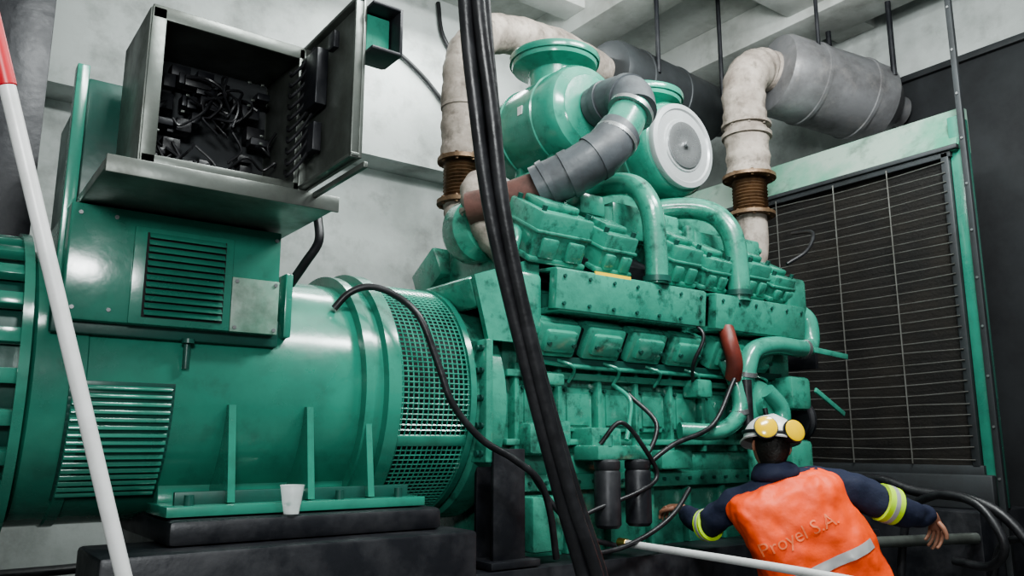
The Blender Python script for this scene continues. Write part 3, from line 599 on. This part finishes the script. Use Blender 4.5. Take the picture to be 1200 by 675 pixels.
for k in range(n):
    a=2*math.pi*k/n; c,s=math.cos(a),math.sin(a)
    ex_=.012+(.05*max(0,s)**2 if s>0 else .004)
    ri.append(bm.verts.new(H(c*.12,s*.138,.04))); ro.append(bm.verts.new(H(c*(.122+ex_*.6),s*(.14+ex_),.03-.01*max(0,s)))); rl.append(bm.verts.new(H(c*(.118+ex_*.6),s*(.136+ex_),.024-.01*max(0,s))))
for k in range(n):
    j=(k+1)%n; bm.faces.new((ri[k],ri[j],ro[j],ro[k])); bm.faces.new((ro[k],ro[j],rl[j],rl[k]))
fin('helmet_brim',bm,WHT,wk,True,60)
bm=bmesh.new(); ps=[]
for k in range(41):
    a=2*math.pi*k/40; ps.append(H(math.cos(a)*.122,math.sin(a)*.14,.06+.012*math.sin(a)))
addtube(bm,ps,.009,1,8); fin('goggle_strap',bm,BLK,wk,True,60)
for i,s in enumerate((-1,1)):
    c=H(s*.062-.012,-.125,.058); ax=(Rh@Vector((s*.25-.05,-1,.15))).normalized()
    lathe(f'goggle_rim_{i+1}',wk,BLKP,c-ax*.03,ax,[(0,0),(0,.047),(.045,.056),(.052,.054),(.052,0)],32)
    lathe(f'goggle_lens_{i+1}',wk,YEL,c+ax*.018,ax,[(0,0),(0,.052),(.006,.051),(.012,.038),(.014,0)],32)
def hand(name,wr,dr,side,palmn,curl):
    dr=Vector(dr).normalized(); pn=Vector(palmn); pn=(pn-dr*pn.dot(dr)).normalized(); sd=dr.cross(pn).normalized()*side
    wr=Vector(wr)
    skinned(name+'_palm',SKIN,[(wr-dr*.03,(.028,.024)),(wr+dr*.03,(.036,.02)),(wr+dr*.075,(.04,.017)),(wr+dr*.095,(.038,.014))],[(0,1),(1,2),(2,3)])
    for i,(off,l) in enumerate(((.031,.074),(.010,.084),(-.011,.078),(-.031,.062))):
        b0=wr+dr*.075+sd*off; pts=[(b0,.0105)]; d_=dr+sd*off*1.5; a=curl*.4
        q=b0
        for j,fr in enumerate((.35,.4,.3,.22)):
            v=(d_*math.cos(a)+pn*math.sin(a)); q=q+v*l*fr*1.1; pts.append((q,.010-.0008*j)); a+=curl*.5
        skinned(f'{name}_finger_{i+1}',SKIN,pts,[(k,k+1) for k in range(len(pts)-1)])
    b0=wr+dr*.025+sd*.02
    skinned(name+'_thumb',SKIN,[(b0,.014),(b0+dr*.02+sd*.03+pn*.008,.013),(b0+dr*.048+sd*.045+pn*.018,.011),(b0+dr*.07+sd*.048+pn*.03,.010)],[(0,1),(1,2),(2,3)])
hand('left_hand',W(-.465,.47,.872),RR*-.45+FF*.9,1,(0,0,-1),.75)
hand('right_hand',W(.67,.11,.86),RR*.40+FF*.45+Vector((0,0,-.7)),-1,(-.2,.3,-1),.9)
# ---------------- lights
def area(name,loc,tgt,size,sy,e,col=(1,1,1)):
    l=bpy.data.lights.new(name,'AREA'); l.shape='RECTANGLE'; l.size=size; l.size_y=sy; l.energy=e; l.color=col
    o=bpy.data.objects.new(name,l); link(o); o.location=loc; o.rotation_euler=(Vector(tgt)-Vector(loc)).to_track_quat('-Z','Y').to_euler()
area('ceiling_lamp',(1.4,.6,4.5),(2.0,2.8,1.7),1.6,.4,150,(.96,1,.985))
area('ceiling_lamp',(3.6,1.2,4.4),(3.4,2.8,2.2),1.4,.4,125,(.96,1,.985))
area('ceiling_lamp',(2.9,4.9,4.6),(2.9,4.9,0),1.4,.4,45,(.96,1,.985))
area('ceiling_fill',(2.8,2.2,3.9),(4.2,3.2,6.0),1.6,.3,90,(.96,1,.985))  # added light aimed upward to brighten the ceiling, no fixture modelled
area('front_fill',(-.3,-.5,2.3),(2.2,3,1.6),.6,.4,70,(.97,1,.99))  # unseen area light behind the camera, aimed at the machine
w=bpy.data.worlds.new('world'); S.world=w; w.use_nodes=True
w.node_tree.nodes['Background'].inputs[0].default_value=(.78,.86,.90,1); w.node_tree.nodes['Background'].inputs[1].default_value=.25
